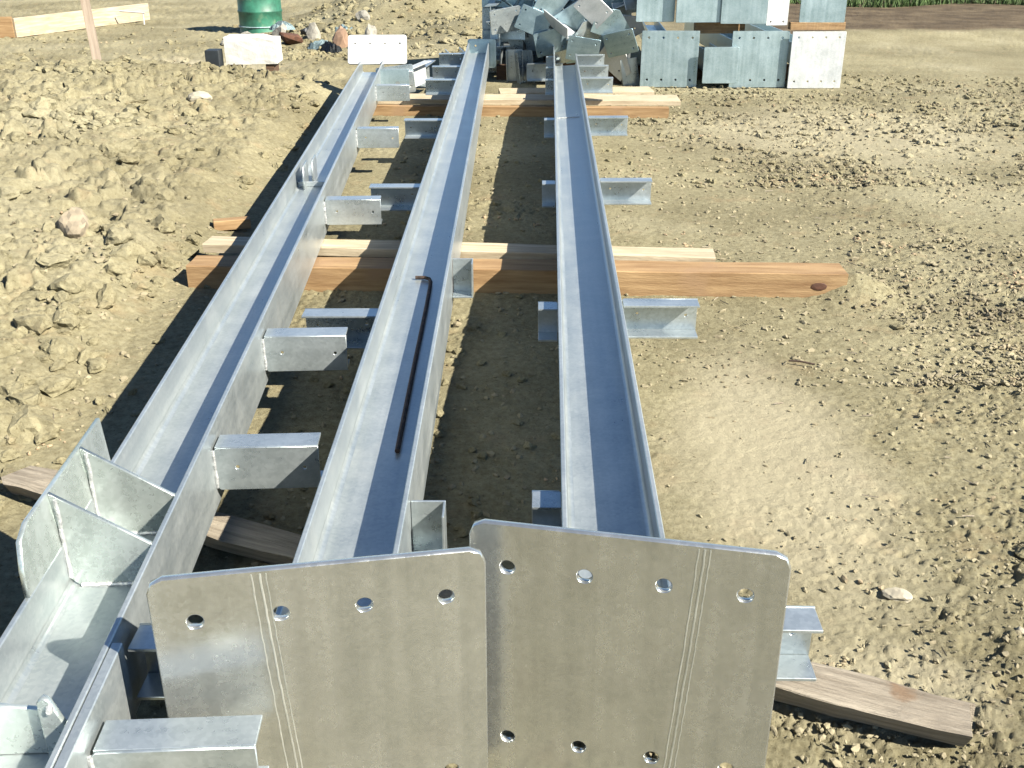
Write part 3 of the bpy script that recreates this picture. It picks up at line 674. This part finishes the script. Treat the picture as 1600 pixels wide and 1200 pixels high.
JB += [
 (0.60, 10.42, 0.36, 5, 8, 85, PI1, M_JUMB, 'offcut lying crosswise under the two forward facing plates'),
 (0.95, 10.55, 0.44, 0, 45, 10, PI1, M_BRK, 'offcut tilted on its corner behind the white gusset plate'),
 (0.30, 10.45, 0.70, 10, 20, -25, PI1, M_JUMB, 'offcut perched above the dark gap between the beams'),
 (0.60, 10.35, 0.68, 0, -35, 15, PI1, M_BRK, 'offcut tipped left at the top middle of the jumble'),
 (0.15, 10.80, 0.45, 0, 5, 80, PI1, M_BRK, 'offcut lying crosswise in deep shade at the left of the jumble'),
 (0.88, 10.60, 0.85, 0, 12, -20, PI1, M_JUMB, 'offcut cut off by the top edge of the picture, right of middle'),
 (0.08, 10.55, 0.88, 0, 80, 12, PI1, M_BRK, 'offcut cut off by the top edge of the picture, left of middle'),
 (-0.20, 10.45, 0.62, 0, 85, -6, PI2, M_BRK, 'slim blue offcut on the outer left edge near the top'),
 (0.50, 10.22, 0.30, 24, -18, 8, PL1, M_BRK, 'shaded plate sagging below the blue-grey tipped plate'),
 (1.10, 10.65, 0.90, 0, 30, 30, PI1, M_JUMB, 'offcut at the top right corner of the jumble beside the stacked plates'),
]
JB += [
 (0.20, 10.12, 0.58, 6, 22, 8, PL1, M_JUMB, 'pale plate tipped right above the dark gap between the beams'),
 (0.55, 10.14, 0.60, 14, -32, -10, PL1, M_JUMB, 'pale square plate tipped left at the top centre of the jumble'),
 (0.92, 10.08, 0.56, 10, 18, 14, PL2, M_JUMB, 'crooked grey plate over the far end of the right beam'),
 (-0.06, 10.26, 0.58, 8, -8, 20, PL1, M_BRK, 'blue-grey plate upright at the upper left of the jumble'),
 (0.66, 10.05, 0.34, 12, 8, -6, PL1, M_JUMB, 'plate with holes directly above the right beam, lowest of the forward ones'),
 (1.00, 10.02, 0.40, 18, -14, -24, PL1, M_JUMB, 'pale plate leaning against the leftmost stacked end plate'),
 (0.74, 10.02, 0.70, 20, 42, 0, PL1, M_BRIGHT_GLARE, 'bright plate turned on its corner at the top edge of the picture'),
 (0.36, 10.16, 0.74, 12, -52, 4, PL2, M_JUMB, 'gusset plate on its corner at the top edge, above the tipped plate'),
 (0.02, 10.34, 0.30, 4, 88, 0, CH, M_BRK, 'upright channel in shade just right of the middle beam end'),
]
for k, (yy, zz, m_) in enumerate(((11.05, 0.0, M_BRK), (11.05, 0.21, M_BRK), (11.10, 0.42, M_BRK), (11.05, 0.63, M_PILE), (11.10, 0.84, M_PILE))):
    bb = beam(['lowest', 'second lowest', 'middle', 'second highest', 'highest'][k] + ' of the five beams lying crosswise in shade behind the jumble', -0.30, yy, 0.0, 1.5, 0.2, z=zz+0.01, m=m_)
    bb.rotation_euler = (0, 0, -math.pi/2); bb['group'] = 'beams lying crosswise behind the jumble'
NAMES = {id(PL1): 'steel_plate', id(PL2): 'gusset_plate', id(PI1): 'beam_offcut', id(PI2): 'beam_offcut', id(AN): 'angle_bracket', id(CH): 'steel_channel'}
for (x, y, z, rx, ry, rz, me, m, lab) in JB:
    mm = me.copy(); mm.materials.clear(); mm.materials.append(m)
    o = bpy.data.objects.new(NAMES[id(me)], mm); o.location = (x, y, z); o.rotation_euler = (R(rx), R(ry), R(rz)); link(o)
    tag(o, lab, 'steel piece', 'jumbled short steel pieces')
# loose pieces left of the middle beam's far end
for (x, y, z, rz, me, m, lab) in (
   (-0.86, 9.15, 0.20, 62, CH, M_BRIGHT_GLARE, 'pale channel leaning diagonally left of the far end of the middle beam'),
   (-0.78, 9.5, 0.16, 75, CH, M_BRK, 'second channel lying beside the pale diagonal one, in shade'),
   (-0.50, 10.25, 0.22, 10, PI2, M_BRK, 'blue offcut beyond the last brackets of the middle beam'),
   (-0.95, 8.75, 0.25, 4, PL1, M_BRK, 'grey plate standing by the far end of the left beam')):
    mm = me.copy(); mm.materials.clear(); mm.materials.append(m)
    o = bpy.data.objects.new(NAMES[id(me)], mm); o.location = (x, y, z); o.rotation_euler = (0, R(-6), R(rz)); link(o)
    tag(o, lab, 'steel piece', 'jumbled short steel pieces')

# ------------------------------------------------------------------ things at the back left
def post():
    zb = gz(-3.88, 10.0)
    bm = bmesh.new(); rings = []
    for i in range(8):
        z = -0.15 + 1.75*i/7; s = 0.038; ox = -0.05*i/7
        rings.append([bm.verts.new((ox+a*s, b*s, z)) for a, b in ((-1, -1), (1, -1), (1, 1), (-1, 1))])
    for u, v in zip(rings, rings[1:]):
        for k in range(4): bm.faces.new((u[k], u[(k+1) % 4], v[(k+1) % 4], v[k]))
    bm.faces.new(rings[-1])
    me = bpy.data.meshes.new('post'); bm.to_mesh(me); bm.free()
    me.transform(Matrix.Rotation(0, 4, 'Z'))
    mp = mat('post_wood', (0.44, 0.36, 0.28), 0.9, 0, 0.3, 3, 0.6, 30, 0.003, c2=(0.30, 0.23, 0.17), streak=(14, 14, 1))
    o = mesh('wooden_stake', me, mp); o.location = (-3.85, 10.05, zb); o.rotation_euler = (0, R(-1), R(18))
    tag(o, 'upright square wooden stake driven into the dirt at the upper left', 'stake')
post()

def barrel():
    r = empty('barrel', (-3.42, 14.9, 0.0)); tag(r, 'green barrel standing behind the rubble at the top edge', 'barrel')
    bm = bmesh.new(); prof = [(0.0, 0.0), (0.285, 0.0), (0.295, 0.015), (0.288, 0.03), (0.288, 0.27), (0.298, 0.285), (0.298, 0.30), (0.288, 0.315), (0.288, 0.56), (0.298, 0.575), (0.298, 0.59), (0.288, 0.605), (0.288, 0.86), (0.296, 0.875), (0.29, 0.885), (0.27, 0.87), (0, 0.87)]
    n = 36; rings = [[bm.verts.new((q*math.cos(2*math.pi*k/n), q*math.sin(2*math.pi*k/n), z)) for k in range(n)] for q, z in prof if q > 0]
    for u, v in zip(rings, rings[1:]):
        for k in range(n): bm.faces.new((u[k], u[(k+1) % n], v[(k+1) % n], v[k]))
    bm.faces.new(rings[0][::-1]); bm.faces.new(rings[-1])
    me = bpy.data.meshes.new('shell'); bm.to_mesh(me); bm.free()
    for p in me.polygons: p.use_smooth = True
    mesh('shell', me, M_GREEN, r)
    mesh('band', tube_me([(0.294*math.cos(a), 0.294*math.sin(a), 0.10) for a in [R(10*i) for i in range(37)]], 0.008, 6), M_BLUEPL, r)
barrel()

def white_block():
    r = empty('white_block', (-2.55, 10.55, gz(-2.55, 10.55)+0.045), R(3)); tag(r, 'chalky white block with dark chips, resting on dark skids on the dirt', 'block')
    bm = bmesh.new(); bmesh.ops.create_cube(bm, size=1); bmesh.ops.subdivide_edges(bm, edges=bm.edges[:], cuts=5, use_grid_fill=True)
    rg = random.Random(2)
    for v in bm.verts:
        v.co = Vector((v.co.x*0.50, v.co.y*0.34, v.co.z*0.25)) + Vector((rg.uniform(-1, 1), rg.uniform(-1, 1), rg.uniform(-1, 1)))*0.0035
        if v.co.z > 0.1 and v.co.x > 0.12: v.co.z -= 0.02
    bmesh.ops.translate(bm, vec=(0, 0.17, 0.225), verts=bm.verts)
    me = bpy.data.meshes.new('body'); bm.to_mesh(me); bm.free(); mesh('body', me, M_WHITE, r)
    for x in (-0.19, 0.17): mesh('skid', box_me(x-0.04, x+0.04, 0.02, 0.32, 0.0, 0.095, 0.003), M_LUM_SHADE, r)
    d = mesh('shade_slab', box_me(-2.965, -2.83, 10.42, 10.58, 0.02, 0.29, 0.006), M_DARKPL_SHADE)  # added black slab, stands in for the block's shaded side
    tag(d, 'upright black slab in place of the shaded left side of the white block', 'slab')
white_block()

def formwork():
    r = empty('formwork_board', (-6.50, 14.25, 0)); tag(r, 'long pale formwork boards edging a pad at the top left corner', 'formwork')
    L = math.hypot(0.95, 2.5); a = math.atan2(2.5, 0.95)
    mesh('side_board', box_me(0, L, -0.02, 0.02, 0.01, 0.25, 0.003), M_LUMP, r, RZ(a))
    mesh('end_board', box_me(-1.2, -0.01, -0.02, 0.02, 0.01, 0.27, 0.003), M_LUM, r, RZ(R(8)))
formwork()
pp = mesh('white_pipe', tube_me([(0, 0, 0.02), (0, 0, 0.16), (0.03, 0.0, 0.18), (-0.35, 0.05, 0.20)], 0.012, 6), M_WHITE); pp.location = (-5.35, 15.9, 0)
tag(pp, 'thin white bent pipe at the right end of the pale formwork boards', 'pipe')
sk = mesh('thin_plank', box_me(-0.33, 0.33, -0.05, 0.05, 0, 0.025, 0.002), mat('grey_green_board', (0.13, 0.16, 0.12), 0.8, 0, 0.3, 5, 0.5, 40)); sk.location = (-4.25, 10.6, gz(-4.25, 10.6)+0.03); sk.rotation_euler = (R(4), R(-3), R(72-20))
tag(sk, 'narrow grey-green board lying on the dirt left of the stake', 'board')
# crumpled sheets; the black one at the left edge stands in for shade
def sheet(name, w, d, hgt, m, loc, rz, label, cat, seed=1, n=14):
    rg = random.Random(seed); bm = bmesh.new(); vs = []
    ph = [(rg.uniform(2, 7), rg.uniform(2, 7), rg.uniform(0, 6)) for _ in range(4)]
    for i in range(n+1):
        row = []
        for j in range(n+1):
            u = i/n-0.5; v = j/n-0.5; z = sum(math.sin(a*u*3+b*v*3+c) for a, b, c in ph)/4
            row.append(bm.verts.new((u*w*(1-0.25*abs(v)), v*d*(1-0.2*abs(u)), hgt*(0.5+0.5*z)*(1-(2*max(abs(u), abs(v)))**4)+0.004)))
        vs.append(row)
    for i in range(n):
        for j in range(n): bm.faces.new((vs[i][j], vs[i+1][j], vs[i+1][j+1], vs[i][j+1]))
    bmesh.ops.solidify(bm, geom=bm.faces[:], thickness=0.004)
    me = bpy.data.meshes.new(name); bm.to_mesh(me); bm.free()
    o = mesh(name, me, m); o.location = loc; o.rotation_euler = (0, 0, rz); tag(o, label, cat); return o
sheet('shade_sheet', 1.0, 0.55, 0.16, M_DARKPL_SHADE, (-5.25, 11.1, 0.0), R(-18), 'crumpled black sheet standing in for a shadow on the dirt at the left edge', 'shade sheet', 3)  # added dark sheet in place of a shadow cast from out of view
# rubble
RB = [(-3.10, 13.55, 0.16, M_BROWN, 'rusty brown chunk of rubble in front of the barrel'),
      (-2.72, 13.35, 0.17, M_BROWN, 'largest rust-brown chunk in the rubble right of the barrel'),
      (-3.38, 13.75, 0.12, M_CONC, 'grey chunk at the left foot of the barrel'),
      (-2.95, 13.85, 0.13, M_CONC, 'grey chunk tucked between the brown rubble pieces'),
      (-3.22, 13.30, 0.09, M_CONC, 'small pale chunk in the front of the rubble'),
      (-2.48, 13.60, 0.13, M_CONC, 'pale chunk at the right end of the rubble by the plastic'),
      (-2.05, 12.95, 0.17, mat('pink_clay', (0.42, 0.27, 0.18), 0.95, 0, 0.2, 8, 0.5, 40), 'pinkish clay lump beside the scraps left of the far white plate'),
      (-1.75, 13.5, 0.11, M_CONC, 'grey chunk half buried at the foot of the dirt heap')]
RB += [(-2.88, 13.15, 0.08, M_BROWN, 'small rusty chunk in front of the largest rust-brown one'),
       (-2.60, 13.95, 0.10, M_DARKPL_SHADE, 'black lump behind the largest rust-brown chunk'),
       (-3.55, 13.35, 0.07, M_CONC, 'small grey chunk lying apart left of the rubble'),
       (-1.95, 14.3, 0.10, M_CONC, 'grey chunk on the slope of the dirt heap')]
for i, (x, y, r_, m, lab) in enumerate(RB):
    o = mesh('rubble', lump_me(r_*0.85, (1.3, 0.8+0.1*(i%3), 0.5+0.12*(i%4)), 0.8, 2, 20+i), m); o.location = (x, y, gz(x, y)+r_*0.35); o.rotation_euler = (0.2*i, 0.3*i, i*1.1); tag(o, lab, 'rubble', 'rubble by the barrel')
sheet('plastic_scrap', 0.34, 0.26, 0.13, M_BLUEPL, (-2.98, 14.15, 0.12), 0.4, 'pale blue plastic scrap on top of the rubble by the barrel', 'plastic scrap', 5, 8)
sheet('plastic_scrap', 0.30, 0.30, 0.16, M_BLUEPL, (-2.28, 12.95, 0.02), 1.1, 'pale blue plastic scrap left of the pinkish clay lump', 'plastic scrap', 7, 8)
sheet('plastic_scrap', 0.22, 0.5, 0.14, M_DARKPL_SHADE, (-2.14, 12.75, 0.02), 0.45, 'dark twisted plastic strip in front of the pinkish clay lump', 'plastic scrap', 8, 8)
sheet('plastic_scrap', 0.34, 0.24, 0.10, M_BLUEPL, (-2.15, 14.1, 0.10), 0.2, 'blue-green scrap on the slope above the pinkish clay lump', 'plastic scrap', 9, 8)

# stones and big clods one can point to
MR = mat('pale_stone', (0.55, 0.50, 0.38), 0.95, 0, 0.2, 8, 0.6, 60, 0.004)
MP_ = mat('pinkish_clod', (0.42, 0.35, 0.245), 0.97, 0, 0.25, 8, 0.6, 60, 0.006)
CL = [(-2.28, 7.75, 0.07, (1.3, 0.9, 0.8), MR, 'pale stone alone on the smooth dirt left of the beams, in the distance'),
      (-1.95, 4.50, 0.11, (0.7, 1.5, 0.7), MP_, 'long pinkish clod pointing uphill on the left bank'),
      (-2.22, 3.92, 0.085, (1.1, 0.9, 0.8), M_SOIL, 'big rounded clod among the crumbs in the middle of the left bank'),
      (-2.42, 3.98, 0.07, (1.2, 0.8, 0.8), M_SOIL, 'clod just left of the big rounded one on the left bank'),
      (-1.62, 4.25, 0.075, (1.2, 0.8, 0.7), M_SOIL, 'clod close to the left end of the long orange timber'),
      (-1.72, 3.82, 0.06, (1.0, 1.1, 0.8), M_SOIL, 'clod below the left end of the long orange timber'),
      (-2.95, 5.3, 0.08, (1.2, 0.9, 0.7), M_SOIL, 'clod with a dark hollow at the upper left of the bank'),
      (-2.05, 3.25, 0.05, (1.2, 0.9, 0.8), M_SOIL, 'smaller clod low on the left bank towards the camera'),
      (-1.75, 5.15, 0.06, (1.1, 0.8, 0.8), M_SOIL, 'clod beside the shadow edge of the left beam'),
      (1.16, 1.92, 0.011, (1, 1, 0.8), MR, 'tiny white pebble in the crumbly soil at the lower right'),
      (0.92, 2.05, 0.028, (1.3, 0.9, 0.5), MR, 'flat pale stone in the crumbly soil above the grey-brown plank')]
for i, (x, y, r_, sq, m, lab) in enumerate(CL):
    o = mesh('stone' if m is MR else 'clod', lump_me(r_, sq, 0.35, 3, 50+i), m); o.location = (x, y, gz(x, y)+r_*0.25); o.rotation_euler = (0, 0, i*0.9 if i != 1 else 0.5)
    tag(o, lab, 'stone' if m is MR else 'clod')
for (x, y, w_, rz, lab) in ((-1.40, 5.05, 0.20, 0.3, 'orange wood offcut poking out beyond the left beam, farther back'), (-1.47, 2.45, 0.0, 0, '')):
    if w_:
        o = mesh('wood_offcut', box_me(-0.09, 0.09, -0.03, 0.03, 0, 0.05, 0.003), M_LUM); o.location = (x, y, gz(x, y)+0.01); o.rotation_euler = (0, 0, rz); tag(o, lab, 'wood offcut')
tw = mesh('twig', tube_me([(0, 0, 0.012), (0.04, -0.012, 0.014), (0.085, -0.03, 0.01)], 0.0035, 6), M_RUST); tw.location = (0.98, 3.38, gz(0.98, 3.38)+0.004)
tag(tw, 'dark twig on the smooth soil below the orange timber at the right', 'twig')

def straw():
    rg = random.Random(12); ms = []
    bm = bmesh.new()
    for _ in range(170):
        y = rg.uniform(1.3, 8); x = rg.uniform(-0.6*y, 0.62*y)
        if -1.1 < x < 0.45: continue
        z = gz(x, y, True)+0.006; a = rg.uniform(0, math.pi); L = rg.uniform(0.012, 0.05)*(0.6+y*0.12)
        d = Vector((math.cos(a), math.sin(a), rg.uniform(-0.15, 0.15)))*L; q = Vector((-math.sin(a), math.cos(a), 0))*0.0014*(0.6+y*0.15)
        p0 = Vector((x, y, z)); v = [bm.verts.new(t) for t in (p0-q, p0+q, p0+d+q*0.5, p0+d-q*0.5, p0+Vector((0, 0, 0.003)), p0+d+Vector((0, 0, 0.003)))]
        bm.faces.new((v[0], v[3], v[5], v[4])); bm.faces.new((v[1], v[4], v[5], v[2]))
    me = bpy.data.meshes.new('straw_bits'); bm.to_mesh(me); bm.free()
    o = mesh('straw_bits', me, M_LUMO); o['kind'] = 'stuff'
straw()
# grass verge far right
def grass():
    rg = np.random.default_rng(3); N = 9000
    x = rg.uniform(4.6, 15, N); y = 19.6 + 8*rg.uniform(0, 1, N)**2 + 0.4*np.sin(x*1.7)
    hgt = rg.uniform(0.08, 0.26, N); a = rg.uniform(0, 6.28, N); wd = 0.012
    dx = np.cos(a)*wd; dy = np.sin(a)*wd; lx = rg.normal(0, 0.06, N); ly = rg.normal(0, 0.06, N)
    V = np.stack([np.stack([x-dx, y-dy, 0*x-0.01], 1), np.stack([x+dx, y+dy, 0*x-0.01], 1), np.stack([x+lx, y+ly, hgt], 1)], 1).reshape(-1, 3).astype(np.float32)
    me = bpy.data.meshes.new('grass'); me.from_pydata(V.tolist(), [], np.arange(3*N).reshape(-1, 3).tolist()); me.update()
    o = mesh('grass', me, M_GRASS); o['kind'] = 'stuff'
grass()
